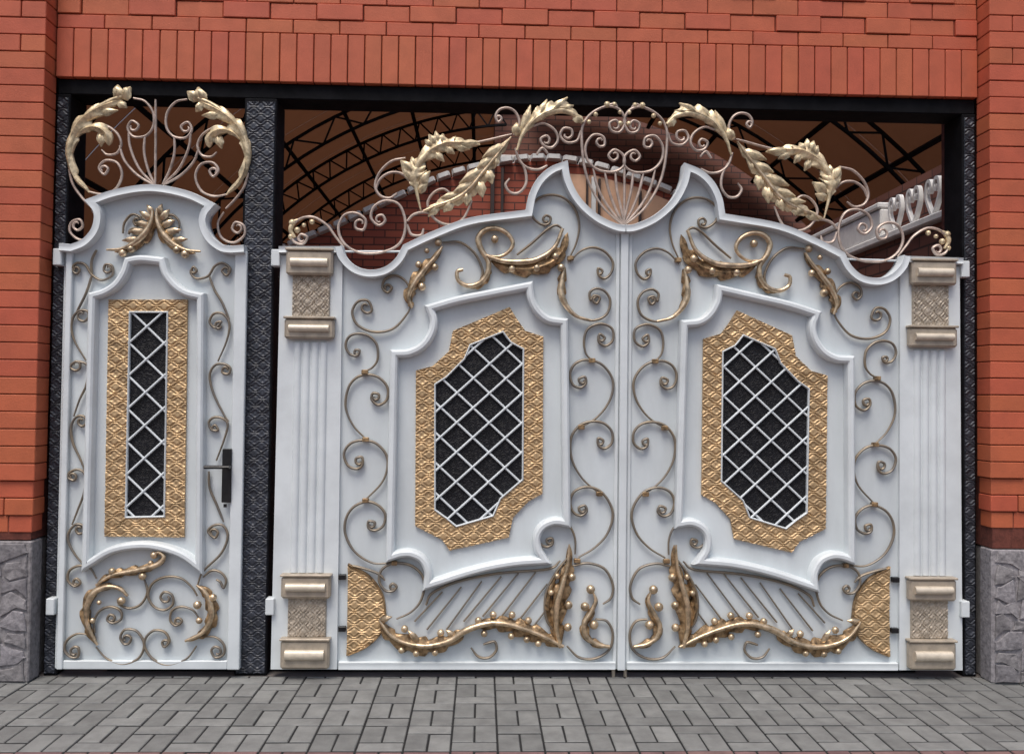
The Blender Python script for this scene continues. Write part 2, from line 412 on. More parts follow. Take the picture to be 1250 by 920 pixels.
def lattice(L, poly, node, hx, hz, Y=-.012, wd=.0062, name='lattice_bar'):
    """Diagonal white bars clipped to the window outline."""
    P = [L.w(x, y, 0) for x, y in poly]; c = L.w(*node, 0); n = len(P)
    for sgn in (1, -1):
        dx, dz = hx, hz*sgn
        for k in range(-14, 15):
            ox, oz = c.x+2*hx*k, c.z
            hit = []
            for i in range(n):
                a, b = P[i], P[(i+1) % n]; ex, ez = b.x-a.x, b.z-a.z; den = dx*ez-dz*ex
                if abs(den) < 1e-9: continue
                t = ((a.x-ox)*ez-(a.z-oz)*ex)/den; s_ = ((a.x-ox)*dz-(a.z-oz)*dx)/den
                if 0 <= s_ < 1: hit.append(t)
            hit.sort()
            for t0, t1 in zip(hit[::2], hit[1::2]):
                if (t1-t0)*math.hypot(dx, dz) < .03: continue
                mb = MB(); yy = Y-(.004 if sgn > 0 else 0)
                sweep(mb, [(ox+dx*t0, yy, oz+dz*t0), (ox+dx*t1, yy, oz+dz*t1)], ROUND, wd, wd*.9)
                mb.build(name, M['white2'], L.root, 50)

# ================================================================== GROUND
mb = MB(); mb.box(-1500, 1500, -1500, 1500, -.3, -.05); tag(mb.build('ground', M['ground']), kind='structure')
pav = MB(); pav.box(-7, 7, -7, .02, -.09, -.0045); pav = tag(pav.build('pavement', M['sand']), kind='structure')
crt = MB(); crt.box(-7, 7, .021, 14, -.09, -.002); tag(crt.build('courtyard_floor', M['court']), kind='structure')
def paver_mesh(wx, wy, mat):
    key = ('pv', wx, wy, mat.name)
    if key in _mesh: return _mesh[key]
    g, c = .0045, .003; x, y = wx/2-g, wy/2-.0075
    vs = [(-x, -y, -.03), (x, -y, -.03), (x, y, -.03), (-x, y, -.03), (-x, -y, -c), (x, -y, -c), (x, y, -c), (-x, y, -c),
          (-x+c, -y+c, 0), (x-c, -y+c, 0), (x-c, y-c, 0), (-x+c, y-c, 0)]
    fs = [(8, 9, 10, 11)]+[(4+i, 4+(i+1) % 4, 8+(i+1) % 4, 8+i) for i in range(4)]+[(i, (i+1) % 4, 4+(i+1) % 4, 4+i) for i in range(4)]
    me = bpy.data.meshes.new('paver'); me.from_pydata(vs, [], fs); me.materials.append(mat); _mesh[key] = me; return me
Xc = wg(549.5, 920).x; Yr = wg(600, 916).y
stuffg, stuffr = MB(), MB(); cand = []
for c in range(-36, 34):
    x0 = Xc+.2*c; odd = c % 2
    for zone in (0, 1):
        y = Yr; seq = odd if zone == 0 else 1-odd
        while (y < .02 if zone == 0 else y > -6.8):
            dpt = .1 if seq == 0 else .2
            ya, yb = (y, min(y+dpt, .02)) if zone == 0 else (y-dpt, y)
            if yb-ya > .02:
                if seq == 0: cand.append((x0+.1, (ya+yb)/2, .2, yb-ya, zone))
                else:
                    cand.append((x0+.05, (ya+yb)/2, .1, yb-ya, zone)); cand.append((x0+.15, (ya+yb)/2, .1, yb-ya, zone))
            y = yb if zone == 0 else ya; seq = 1-seq
npv = 0
for x, y, wx, wy, zone in cand:
    mt = M['paver'] if zone == 0 else M['redpaver']; me = paver_mesh(round(wx, 3), round(wy, 3), mt)
    jz = rnd.uniform(-.0018, .0018)
    px, py = to_px((x, y, 0)); top = to_px((x, y+wy/2, 0))[1]
    vis = -22 < px < 1272 and top < 919 and y > -4
    if vis and npv < 300 and (zone == 0 or wy < 2):
        o = inst('paver', me, pav, (x, y, jz), (rnd.uniform(-.006, .006), rnd.uniform(-.006, .006), rnd.uniform(-.006, .006))); npv += 1
    else:
        (stuffg if zone == 0 else stuffr).add([(x+v.co.x, y+v.co.y, jz+v.co.z) for v in me.vertices], [tuple(p.vertices) for p in me.polygons])
stuffg.build('outer_pavers', M['paver'], pav, kind='stuff', recalc=False); stuffr.build('red_pavers', M['redpaver'], pav, kind='stuff', recalc=False)

# ================================================================== BRICKWORK
def brick_mesh(wx, dp, hz):
    key = ('br', round(wx, 3), round(dp, 3), round(hz, 3))
    if key in _mesh: return _mesh[key]
    bm = bmesh.new(); bmesh.ops.create_cube(bm, size=1)
    for v in bm.verts: v.co = Vector((v.co.x*wx, v.co.y*dp, v.co.z*hz))
    bmesh.ops.bevel(bm, geom=[e for e in bm.edges if any(v.co.y < 0 for v in e.verts)], offset=.0035, segments=1, affect='EDGES')
    me = bpy.data.meshes.new('brick'); bm.to_mesh(me); bm.free(); me.materials.append(M['brick']); _mesh[key] = me; return me
def brick(parent, x0, x1, z0, z1, yf, dp=.06, name='brick'):
    return inst(name, brick_mesh(x1-x0, dp, z1-z0), parent, ((x0+x1)/2, yf+dp/2+rnd.uniform(-.0012, .0012), (z0+z1)/2), (rnd.uniform(-.003, .003), rnd.uniform(-.002, .002), rnd.uniform(-.003, .003)))
YP = -.11                          # face of the pillars
XL = wp(49, 300, YP).x; XR = wp(1209, 400, YP).x
PITCHZ = .0895; G = .0045
def stones(parent, X0, X1, Z0, Z1, yf, seed, side):
    """Irregular rubble facing: jittered cells, each stone its own bevelled slab."""
    r = random.Random(seed); W_, H_ = X1-X0, Z1-Z0
    nz = 8; cells = []
    xr = []
    for j in range(nz):
        n = max(3, int(W_/.13)); row = [X0]
        for i in range(1, n): row.append(X0+W_*(i+r.uniform(-.33, .33))/n)
        row.append(X1); xr.append(row)
    zr = [Z0+H_*j/nz for j in range(nz+1)]
    for j in range(nz):
        for i in range(len(xr[j])-1):
            x0, x1 = xr[j][i], xr[j][i+1]; g = .006
            def zj(k, x): return 0 if k in (0, nz) else .022*math.sin(x*23+k*2.1+seed)+.012*math.sin(x*51+k)
            t = r.uniform(-.25, .25)*(x1-x0)
            pts = [(x0+g, zr[j]+zj(j, x0)+g), ((x0+x1)/2+t, zr[j]+zj(j, (x0+x1)/2)+g+r.uniform(0, .008)), (x1-g, zr[j]+zj(j, x1)+g),
                   (x1-g-r.uniform(0, .012), (zr[j]+zr[j+1])/2), (x1-g-r.uniform(0, .02), zr[j+1]+zj(j+1, x1)-g), ((x0+x1)/2-t, zr[j+1]+zj(j+1, (x0+x1)/2)-g), (x0+g+r.uniform(0, .02), zr[j+1]+zj(j+1, x0)-g), (x0+g+r.uniform(0, .012), (zr[j]+zr[j+1])/2)]
            cx = sum(p[0] for p in pts)/8; cz = sum(p[1] for p in pts)/8; pr = r.uniform(.004, .010)
            mbs = MB(); n = 8
            mbs.add([(x, yf+.02, z) for x, z in pts]+[(x, yf-pr*.4, z) for x, z in pts]+[(cx+(x-cx)*.91, yf-pr+r.uniform(-.003, .003), cz+(z-cz)*.91) for x, z in pts]+[(cx, yf-pr-r.uniform(0, .004), cz)],
                    [(i_, (i_+1) % n, n+(i_+1) % n, n+i_) for i_ in range(n)]+[(n+i_, n+(i_+1) % n, 2*n+(i_+1) % n, 2*n+i_) for i_ in range(n)]+[(2*n+i_, 2*n+(i_+1) % n, 3*n) for i_ in range(n)])
            mbs.build('stone', M['stone'], parent)
def pillar(side):
    left = side < 0
    xa, xb = (XL-1.15, XL) if left else (XR, XR+1.15)
    yj, ym, xs = (103.7, 659.5, 30) if left else (138.4, 670, 1235)
    root = thing('brick_pillar', 'red brick pillar on a grey stone base beside the narrow door' if left else 'red brick pillar on a grey stone base beside the broad double gate', 'pillar', ((xa+xb)/2, YP+.2, 0))
    ztop = wp(xs, ym, YP).z
    mb = MB(); mb.box(xa+.012, xb-.024, YP+.027, .45, ztop, 4.3) if left else mb.box(xa+.024, xb-.012, YP+.027, .45, ztop, 4.3); mb.build('mortar_core', M['mortar'], root)
    zj = wp(xs, yj, YP).z; z = zj
    rows = []
    while z > ztop+.05: z -= PITCHZ
    z0 = z
    k = 0
    while z0 < ztop+.035: z0 += PITCHZ
    while z0+k*PITCHZ < 4.25: rows.append(z0+k*PITCHZ); k += 1
    for k, za in enumerate(rows):
        zb = za+PITCHZ-G; za2 = max(za, ztop+.004)
        if zb-za2 < .02: continue
        step = {0: .022, 1: .010, 2: .015}.get(k, 0)            # the lowest courses step back
        yf = YP+step; inner = step*.8
        zc = wp(xs, 8, YP).z
        # stretcher lengths from the opening outwards; most joints fall outside the picture
        jo = {0: .135, 1: .155, 3: .185}.get(k, .27+.125*(k % 2))
        if za > zc-.33 and k % 2 == 0: jo = .125
        d = 0; ends = [0, jo]
        while ends[-1] < 1.15: ends.append(min(1.15, ends[-1]+.25))
        for a, b in zip(ends, ends[1:]):
            if b-a < .03: continue
            g = 0 if a == 0 else .005
            if left: x0, x1 = xb-b, xb-a-g-(inner if a == 0 else 0)
            else: x0, x1 = xa+a+g+(inner if a == 0 else 0), xa+b
            dp = .46 if a == 0 else .12                          # the corner brick carries the reveal
            brick(root, x0, x1, za2, zb, yf, dp if a else -yf+.02)
        # reveal bricks behind the corner brick
    plx0, plx1 = (xa, xb-.010) if left else (xa+.010, xb)
    cbox(plx0+.02, plx1-.02, .0165, .45, 0, ztop-.008, 'footing', M['stonemortar'], root, .006)
    pl = cbox(plx0, plx1, YP+.012, .016, 0, ztop-.006, 'stone_plinth', M['stone'], root, .006)
    stones(pl, plx0+.0 if left else plx0+.01, plx1-.01 if left else plx1, .0, ztop-.012, YP+.008, 3 if left else 11, side)
    return root
pillar(-1); pillar(1)
# lintel: soldier course, a stretcher course and the checkered courses above
XLI, XRI = XL+.004, XR-.004
ZL = wp(640, 106.5, 0).z
lint = thing('brick_lintel', 'red brick lintel with a row of upright bricks spanning the gateway', 'lintel', ((XLI+XRI)/2, .2, ZL))
mb = MB(); mb.box(XLI, XRI, .020, .45, ZL+.004, 4.3); mb.build('mortar_core', M['mortar'], lint)
n = int((XRI-XLI)/.0905); pw = (XRI-XLI)/n
for i in range(n): brick(lint, XLI+i*pw+.0025, XLI+(i+1)*pw-.0025, ZL, ZL+.262, .0, .12, 'soldier_brick')
z = ZL+.267; n = int((XRI-XLI)/.25); pw = (XRI-XLI)/n
for k in range(9):
    off = 0 if k % 2 == 0 else pw/2
    xs = [XLI]+[XLI+off+pw*i for i in range(0 if off else 1, n)]+[XRI]
    for i, (a, b) in enumerate(zip(xs, xs[1:])):
        yf = .004 if k in (0,) else (.013 if (i+(k//2)) % 2 else 0) if k % 2 else .008
        hh = .072 if k == 0 else PITCHZ-G
        brick(lint, a+.0025, b-.0025, z, z+hh, yf, .12)
    z += (.078 if k == 0 else PITCHZ)

# ================================================================== GATE FRAME
X1a, X1b = wp(61, 300, .02).x, wp(84, 200, .02).x
X2a, X2b = wp(298.5, 130, .02).x, wp(338, 130, .02).x
X3a, X3b = wp(1175, 250, .02).x, wp(1197, 300, .02).x
ZH = wp(700, 128, .02).z
fr = thing('steel_portal', 'black steel gate frame of three embossed posts under a black header beam', 'gate frame', (0, .1, 0))
for a, b, nm in ((XLI+.001, X1b, 0), (X2a, X2b, 1), (X3a, XRI-.001, 2)):
    p = cbox(a, b, .024, .22, 0, ZH-.002, 'post', M['black'], fr, .004)
    grid_relief('embossed_panel', 'blackemb', p, a+.010 if nm else max(a, X1a)+.004, b-.008, .01, ZH-.02, .022, .007, .0038, .074, .036, .004)
cbox(XLI+.001, XRI-.001, .030, .22, ZH, ZL-.003, 'header_beam', M['black'], fr, .004)
cbox(XLI+.3, XRI-.3, .10, .16, 0, .036, 'gap_shade', M['black'], fr, .004)  # black bar standing in for the shade beneath the leaves

# ================================================================== DOUBLE GATE LEAF
def big_leaf(L, right):
    R_ = L.root; xm = 757
    top = [[(343, 302), (420, 302)], [(420, 302), (424, 314), (436, 326), (452, 331), (470, 328), (484, 317), (493, 301)],
           [(493, 301), (530, 284), (575, 268), (641, 259)], [(641, 259), (645, 240), (655, 221), (671, 207), (692, 199)],
           [(692, 199), (696, 222), (708, 245), (728, 264), (750, 275), (762, 277)]]
    tp = joined(top)
    sheet = L.sheet(tp+[(757, 816), (331, 816)], .0, .03, 'leaf_sheet', 'white')
    # cap moulding along the shaped top, inset by half its width
    def inset(p, d):
        out = []
        for i in range(len(p)):
            a = p[max(0, i-1)]; b = p[min(len(p)-1, i+1)]; tx, ty = b[0]-a[0], b[1]-a[1]; q = math.hypot(tx, ty) or 1
            out.append((p[i][0]-ty/q*d, p[i][1]+tx/q*d))
        return out
    seg = joined(top[1:])
    sg = 1 if right else -1
    L.moulding(seg, .021, .070, [(a+sg, d) for a, d in CAPR2], name='top_moulding')
    L.moulding([(420, 306.5), (343, 306.5)], .019, .060, CAPR, name='top_moulding')
    L.moulding([(414, 811), (750, 811)], .021, .026, CAPR, name='bottom_rail')
    # hinge stile with pilaster
    L.sheet([(343.5, 312), (419, 312), (412, 815), (331.5, 815)], -.022, .001, 'pilaster', 'white2')
    for yb in (302+14, 738):
        a = 333 if yb < 400 else 326
        L.rect_box(a, a+11, yb-10, yb+10, -.046, .018, 'hinge', 'white2', cham=.004)
    # reeds
    for k in range(4):
        xa_ = 364.5+10.6*k
        mb = MB(); pts = [(xa_+.2, 418), (xa_-6.6, 698)]
        pp = [L.w(x, y, -.020) for x, y in pts]
        prof = [(-1, 0), (-.8, .62), (-.4, .92), (0, 1), (.4, .92), (.8, .62), (1, 0)]
        xx = (pp[0].x+pp[1].x)/2; sweep(mb, [(xx, -.020, pp[0].z), (xx, -.020, pp[1].z)], prof, .0205, .017)
        mb.build('reed', M['white2'], R_, 40)
    def cap(x0, x1, y0, y1, big=1.0):
        a, b = L.w(x0, y1), L.w(x1, y0); xa_, xb_ = min(a.x, b.x), max(a.x, b.x); z0, z1 = min(a.z, b.z), max(a.z, b.z); H = z1-z0
        blk = cbox(xa_, xb_, -.070, -.021, z0, z1-.012, 'capital_block', M['taupe'], R_, .011)
        cbox(xa_-.004, xb_+.004, -.078, -.021, z1-.0118, z1, 'abacus', M['taupe'], blk, .003)
        mb = MB(); zc_ = z0+H*.47
        prof = [(-1, -.2), (-.92, .45), (-.6, .85), (0, 1), (.6, .85), (.92, .45), (1, -.2)]
        sweep(mb, [(xa_+.026, -.070, zc_), (xb_-.026, -.070, zc_)], prof, H*.17, .022); mb.build('roll', M['lit_cap'], blk, 40)
    def neck(x0, x1, y0, y1):
        a, b = L.w(x0, y1), L.w(x1, y0); xa_, xb_ = min(a.x, b.x), max(a.x, b.x); z0, z1 = min(a.z, b.z), max(a.z, b.z); xc_ = (xa_+xb_)/2
        def fn(X, Z):
            u = (X-xc_); v = Z-z0
            return relief(v, u, .058, .030, .017)*.8+.2*np.sin(u*260)*np.sin(v*240)
        grid_relief('embossed_neck', 'taupe', R_, xa_, xb_, z0, z1, -.034, .009, .0040, skirt=.013, fn=fn)
    cap(352, 409, 306, 337); neck(357.5, 404.5, 336, 389); cap(350, 410.5, 388, 414)
    cap(346, 406, 698, 727); neck(352, 400, 726, 775); cap(345, 404.5, 775, 812)
    # inner moulding
    im = joined([[(477, 678), (482, 432)], [(482, 432), (500, 431), (516, 423), (527, 408), (530, 392), (525, 377)],
                 [(525, 377), (560, 367), (600, 359), (646, 350)], [(646, 350), (648, 366), (656, 381), (669, 391), (688, 394)],
                 [(688, 394), (691, 637)], [(691, 637), (676, 635), (662, 641), (655, 653), (656, 668), (664, 682)],
                 [(664, 682), (625, 685), (580, 694), (522, 712)], [(522, 712), (523, 696), (516, 681), (503, 674), (490, 674), (477, 678)]])[:-1]
    L.moulding(im, .0225, .062, BEAD, name='panel_moulding', closed=True)
    O = [(508, 452), (528, 447), (548, 429), (553, 404), (622, 375), (631, 390), (641, 404), (663, 411), (662, 602), (645, 611), (626, 631), (621, 655), (549, 671), (540, 658), (507, 641)]
    I = [(531, 469), (545, 460), (567, 438), (574, 421), (614, 405), (619, 412), (624, 418), (639, 426), (638, 585), (625, 596), (611, 608), (602, 629), (557, 642), (545, 632), (531, 622)]
    L.sheet(I, -.004, .002, 'window_plate', 'plate')
    ring_relief(L, O, I, 'embossed_frame', 'emboss')
    L.moulding(I, .0055, .014, ROUND, name='window_frame', closed=True, Y=-.012)
    lattice(L, I, (578.4, 425.7), 19.8/PM, 18.1/PM)
    # side scrolls
    for pts in (
        [(449, 382), (454, 378), (449, 367), (437, 368), (430, 381), (437, 397), (457, 405), (480, 401), (497, 383), (502, 371)],
        [(434, 427), (439, 428), (436, 434), (427, 432), (422, 422), (426, 411), (437, 407), (450, 410), (460, 421), (461, 438), (455, 448), (446, 453)],
        [(462, 481), (455, 480), (454, 488), (462, 494), (472, 488), (473, 473), (463, 461), (449, 457), (435, 461), (425, 474), (422, 497), (431, 519), (446, 535)],
        [(435, 559), (442, 558), (442, 568), (434, 572), (424, 567), (420, 553), (428, 541), (443, 537), (459, 541), (471, 554), (473, 570), (466, 589), (447, 609)],
        [(457, 637), (450, 636), (450, 644), (458, 647), (468, 641), (470, 627), (461, 616), (447, 612), (431, 619), (422, 634), (422, 653), (434, 674), (456, 687), (480, 686)],
        [(480, 712), (484, 716), (479, 721), (470, 720), (463, 709), (466, 695), (480, 687), (500, 689), (514, 700), (518, 715), (513, 734), (501, 747), (484, 755)],
        [(478, 352), (473, 357), (467, 351), (470, 341), (482, 336), (494, 342), (501, 354)],
        [(667, 263), (672, 266), (670, 273), (661, 274), (651, 266), (648, 254), (656, 243), (670, 238), (687, 241), (701, 254), (707, 274), (704, 295), (696, 313)],
        [(735, 330), (730, 328), (731, 336), (738, 340), (746, 333), (748, 320), (738, 307), (723, 302), (708, 307), (695, 320)],
        [(729, 370), (732, 363), (725, 361), (721, 366), (720, 357), (728, 352), (739, 356), (745, 368), (740, 384), (724, 391), (706, 387), (694, 376)],
        [(738, 412), (732, 408), (731, 417), (739, 422), (748, 415), (747, 401), (733, 395), (718, 401), (713, 415), (715, 431), (723, 440)],
        [(707, 462), (714, 460), (715, 468), (708, 473), (699, 469), (696, 456), (702, 444), (716, 439), (735, 445), (748, 464), (745, 487), (730, 508), (708, 522)],
        [(736, 537), (730, 535), (731, 544), (739, 547), (747, 540), (747, 527), (738, 517), (724, 514), (708, 519), (697, 535), (698, 560), (711, 584), (733, 603)],
        [(707, 619), (714, 617), (716, 624), (709, 629), (700, 625), (696, 612), (702, 599), (718, 594), (736, 602), (748, 625), (742, 650), (726, 668), (706, 680)],
        [(675, 655), (670, 652), (667, 660), (673, 667), (683, 664), (686, 652), (679, 640), (667, 640), (658, 650), (659, 666)] if 0 else
        [(668, 658), (674, 657), (674, 664), (666, 667), (658, 661), (657, 647), (666, 636), (682, 634), (696, 643), (702, 658), (702, 676)],
        [(700, 690), (718, 687), (738, 694), (748, 713), (746, 729), (736, 737)],
        [(727, 755), (741, 758), (748, 773), (744, 792), (727, 803), (707, 802), (692, 788)],
        [(597, 785), (591, 783), (590, 791), (597, 795), (604, 789), (602, 779), (591, 776)] if 0 else
        [(590, 786), (596, 784), (604, 783), (606, 793), (597, 802), (584, 801), (575, 790)],
        [(540, 296), (562, 296), (580, 310), (589, 330), (586, 343)],
        [(631, 311), (650, 296), (668, 280), (679, 275), (687, 280)],
        [(695, 678), (680, 697), (668, 719), (665, 740), (668, 757), (676, 770)],
        [(520, 738), (528, 723), (560, 709), (610, 699), (669, 694), (684, 684)],
        [(448, 704), (452, 694), (440, 686), (428, 690)] if 0 else [(430, 690), (446, 694), (462, 700), (470, 708)],
    ): L.scroll(pts, Y=-.021)
    for x, y, q in ((446, 454, 4), (447, 536, 4), (447, 610, 4), (482, 686, 3.5), (722, 440, 4), (709, 521, 4), (731, 602, 4), (704, 683, 4), (696, 316, 4), (502, 372, 3.5)):
        L.rect_box(x-q, x+q, y-2.6, y+2.6, -.034, -.006, 'collar', 'goldleaf', cham=.003)
    for (a, b) in (((506, 758), (540, 722)), ((521, 768), (563, 716)), ((545, 768), (588, 709)), ((566, 758), (612, 703)), ((589, 752), (633, 699)), ((612, 752), (654, 698)), ((634, 756), (668, 712)), ((652, 763), (668, 742))):
        L.scroll([a, b], wd=.0065, Y=-.014, name='diagonal_bar')
    # embossed quarter fan by the pilaster
    fan = joined([[(425, 688), (451, 703), (467, 726), (471, 752)], [(471, 752), (464, 773), (447, 789), (425, 799)]])
    A = [L.w(x, y, 0) for x, y in fan]
    xi = L.w(424, 744, 0).x; x0 = min(p.x for p in A); x1 = max(p.x for p in A); z0 = min(p.z for p in A); z1 = max(p.z for p in A)
    N = 140; Q = 54; vs = []; zz = np.linspace(z0, z1, N+1)
    zs_ = [p.z for p in A][::-1]; xs_ = [p.x for p in A][::-1]
    for zk in zz:
        xe = float(np.interp(zk, zs_, xs_))
        for j in range(Q+1):
            x = xi+(xe-xi)*j/Q; y = -.012-.007*float(relief(np.array(x-xi), np.array(zk-z0), .080, .036))
            if j in (0, Q): y = -.001
            vs.append((x, y, zk))
    mb = MB(); mb.add(vs, [(i*(Q+1)+j, i*(Q+1)+j+1, (i+1)*(Q+1)+j+1, (i+1)*(Q+1)+j) for i in range(N) for j in range(Q)])
    fo = mb.build('embossed_fan', M['emboss'], R_, 60, recalc=False)
    L.moulding(fan, .0055, .017, ROUND, mat='goldleaf', name='fan_rim', Y=-.010)
    for yy in (703, 766): L.rect_box(414, 423, yy-3, yy+3, -.03, -.001, 'fan_bracket', 'handle', cham=.002)
    # gilded sprigs -------------------------------------------------
    main = [(463, 757), (477, 775), (497, 785), (522, 788), (548, 782), (567, 770), (585, 763), (603, 760), (622, 762), (645, 769), (667, 778), (688, 789)]
    lf = L.acanthus(main[:7], 11, 11, 6, fw=.4); L.acanthus(main[5:][::-1], 11, 10, 6, fw=.4)
    st = L.stem(main, 1.5, 2.0, mid=3.6, Y=-.047)
    for x, y in ((494, 767), (538, 772), (584, 757), (602, 750), (625, 750), (645, 757)): L.berry(st, x, y, 4.0)
    for x, y in ((490, 793), (508, 797), (531, 796), (591, 773), (624, 776), (643, 780), (657, 785)): L.berry(st, x, y, 3.7)
    for x, y, x1_, y1_ in ((462, 757, 478, 754), (511, 783, 500, 769), (556, 778, 546, 768)): L.leaflet(st, x, y, x1_, y1_, 6, 'gold', Y=-.036)
    v2 = [(684, 790), (679, 765), (680, 738), (687, 712), (693, 690), (695, 664)]
    L.acanthus(v2, 9, 12, 5, bulge=.034); st = L.stem(v2, 2.2, 1.0, mid=3.3, Y=-.048)
    L.acanthus([(678, 770), (670, 748), (671, 725), (678, 704), (684, 690)], 5, 4, 4, name='side_leaf')
    for x, y in ((680, 703), (698, 704), (673, 723), (694, 738), (693, 765)): L.berry(st, x, y, 4.5 if x > 690 else 3.4)
    v3 = [(744, 789), (729, 786), (716, 777), (713, 762), (721, 747), (727, 733), (724, 722)]
    L.acanthus(v3, 5, 6, 4, bulge=.02); st = L.stem(v3, 2.2, 1.2, mid=2.8, Y=-.040)
    for x, y in ((721, 719), (714, 740), (725, 762)): L.berry(st, x, y, 5)
    v4 = [(503, 376), (499, 362), (506, 346), (519, 328), (532, 313), (540, 301)]
    L.acanthus(v4, 8, 8, 4); st = L.stem(v4, 1.5, 1.5, mid=3.0, Y=-.042)
    for x, y, r in ((535, 296, 4.2), (511, 323, 3.8), (531, 326, 4.0), (515, 350, 4.6), (521, 306, 3)): L.berry(st, x, y, r)
    # large curled acanthus
    a1 = [(598, 318), (618, 327), (645, 329), (671, 322), (687, 306), (693, 284)]
    L.acanthus(a1, 13, 9, 5, bulge=.034, shape=.85)
    st = L.stem([(594, 312), (610, 318), (632, 320), (655, 317), (676, 303), (687, 279)], 2.2, 2.0, mid=3.4, Y=-.046)
    for x, y in ((625, 328), (655, 327), (678, 313), (685, 327), (604, 292)): L.berry(st, x, y, 4.4)
    L.stem([(592, 312), (610, 313), (622, 306), (626, 296), (619, 285), (606, 279), (592, 281), (584, 291), (587, 304), (596, 319), (595, 333), (586, 345), (572, 349), (560, 343), (558, 332), (565, 329)], 1.6, 2.2, mid=3.3, Y=-.034, name='curled_stem')
    L.acanthus([(597, 322), (595, 338), (583, 350), (569, 350)], 4, 5, 4, bulge=.014, name='side_leaf')
    L.stem([(689, 326), (686, 342), (685, 358), (691, 373), (704, 386), (722, 391)], 1.5, 1.2, mid=3.6, Y=-.034)
    L.acanthus([(690, 326), (686, 345), (687, 362), (694, 376)], 5, 6, 3, bulge=.018, name='side_leaf')
    # ---- crest of wrought scrolls over the top
    YC = .012
    C_ = lambda pts, **k: L.scroll(pts, 'rosebar', k.pop('wd', .0078), Y=k.pop('Y', YC), **k)
    for pts in (
        [(435, 279), (444, 280), (446, 268), (434, 260), (420, 263), (413, 279), (420, 297), (438, 308), (466, 308), (488, 297), (495, 274), (488, 251), (472, 245), (457, 252), (453, 266), (462, 275), (470, 270), (467, 263)],
        [(420, 302), (409, 288), (399, 275), (382, 265), (365, 268), (355, 280), (358, 294), (369, 298), (375, 290), (368, 286)],
        [(495, 193), (478, 197), (464, 210), (458, 226), (463, 238), (475, 242), (485, 236)],
        [(502, 222), (490, 212), (476, 211), (464, 219), (459, 231)],
        [(497, 274), (502, 286), (514, 287), (517, 279)], [(497, 270), (505, 262), (517, 259), (526, 261)],
        [(553, 240), (542, 231), (530, 235), (522, 248), (527, 263), (538, 272), (553, 274), (566, 266), (576, 245)],
        [(560, 178), (592, 172), (625, 164)],
        [(612, 146), (608, 149), (605, 142), (610, 134), (620, 132), (629, 137), (634, 148), (632, 158), (627, 165)],
        [(629, 181), (634, 196), (644, 205), (657, 207), (668, 202)], [(634, 194), (641, 208), (642, 224), (634, 235), (623, 235), (617, 226), (622, 218)],
        [(651, 154), (664, 151), (677, 159), (681, 171), (674, 180), (664, 178), (660, 170), (667, 166)],
        [(709, 160), (704, 172), (692, 174), (684, 166), (688, 157), (697, 158)],
        [(655, 189), (662, 181), (669, 188)],
    ): C_(pts)
    L.moulding([(420, 307), (490, 307)], .006, .008, ROUND, mat='white2', name='tie_bar', Y=YC)
    # half of the central fan
    for pts in (
        [(759, 274), (737, 254), (721, 228), (713, 202), (710, 170), (712, 152), (723, 138), (741, 130), (756, 134), (763, 148), (757, 161), (747, 160), (744, 151), (751, 147)],
        [(732, 179), (738, 177), (736, 167), (724, 165), (715, 178), (717, 195), (729, 207), (748, 210), (761, 203), (761, 190), (750, 183), (743, 190), (748, 196)],
        [(760, 274), (742, 252), (730, 230), (724, 206)], [(761, 274), (751, 254), (743, 232), (738, 209)], [(762, 274), (758, 254), (753, 232), (751, 210)],
    ): C_(pts)
    st = C_([(741, 130), (749, 127), (754, 131)], name='bud_stem')
    for x, y, r in ((741, 128, 3.6), (727, 140, 2.8), (719, 149, 2.6), (750, 128, 3), (757, 137, 2.6), (757, 151, 3)): L.berry(st, x, y, r, 'palegold', YC)
    # corner curl with buds
    cl = L.stem([(360, 290), (355, 281), (359, 271), (369, 267)], 2, 1.2, 'palegold', mid=3, Y=YC, name='curl_leaf')
    for x, y, r in ((357, 272, 4), (363, 281, 3.5), (381, 271, 3), (371, 275, 2.5), (355, 289, 3)): L.berry(cl, x, y, r, 'palegold', YC)
    # top crest leaf
    t1 = [(631, 184), (637, 166), (648, 150), (664, 140), (684, 135), (701, 140), (711, 150)]
    st = L.stem(t1, 1.3, 2.6, 'palegold', mid=4.2, Y=YC-.006, name='crest_stem')
    L.acanthus([(640, 163), (652, 148), (668, 138), (688, 133), (706, 142)], 11, 5, 5, 'palegold', Y=YC, bulge=.03, name='crest_leaf', shape=.8)
    for x, y, x1_, y1_, wd in ((655, 147, 669, 124, 9), (668, 140, 693, 122, 10), (684, 135, 700, 131, 8), (637, 162, 649, 131, 9), (630, 166, 633, 151, 10), (700, 141, 711, 151, 9), (646, 152, 659, 139, 8)):
        L.leaflet(st, x, y, x1_, y1_, wd, Y=YC)
    # leafy branch
    b1 = [(624, 167), (607, 189), (590, 210), (574, 230), (556, 243), (534, 251), (517, 258)]
    st = L.stem(b1, 1.0, 2.0, 'gold', mid=3.0, Y=YC-.016, name='branch')
    L.acanthus(b1[::1], 9.5, 9.5, 7, 'palegold', Y=YC+.004, bulge=.022, name='spray_leaf', shape=.95, fw=.9)
    for x, y, x1_, y1_, wd in ((616, 178, 589, 190, 11), (604, 193, 580, 205, 11), (592, 207, 561, 221, 12), (578, 225, 552, 234, 11), (562, 238, 538, 240, 9),
                               (607, 190, 603, 203, 7), (594, 206, 598, 224, 11), (584, 219, 586, 240, 12), (570, 233, 567, 250, 11), (553, 244, 540, 256, 11), (536, 250, 522, 262, 9), (614, 180, 601, 184, 9)):
        L.leaflet(st, x, y, x1_, y1_, wd, Y=YC)
    # big crest acanthus
    b2 = [(514, 258), (509, 236), (506, 216), (511, 200), (524, 186), (543, 176), (564, 175), (586, 177)]
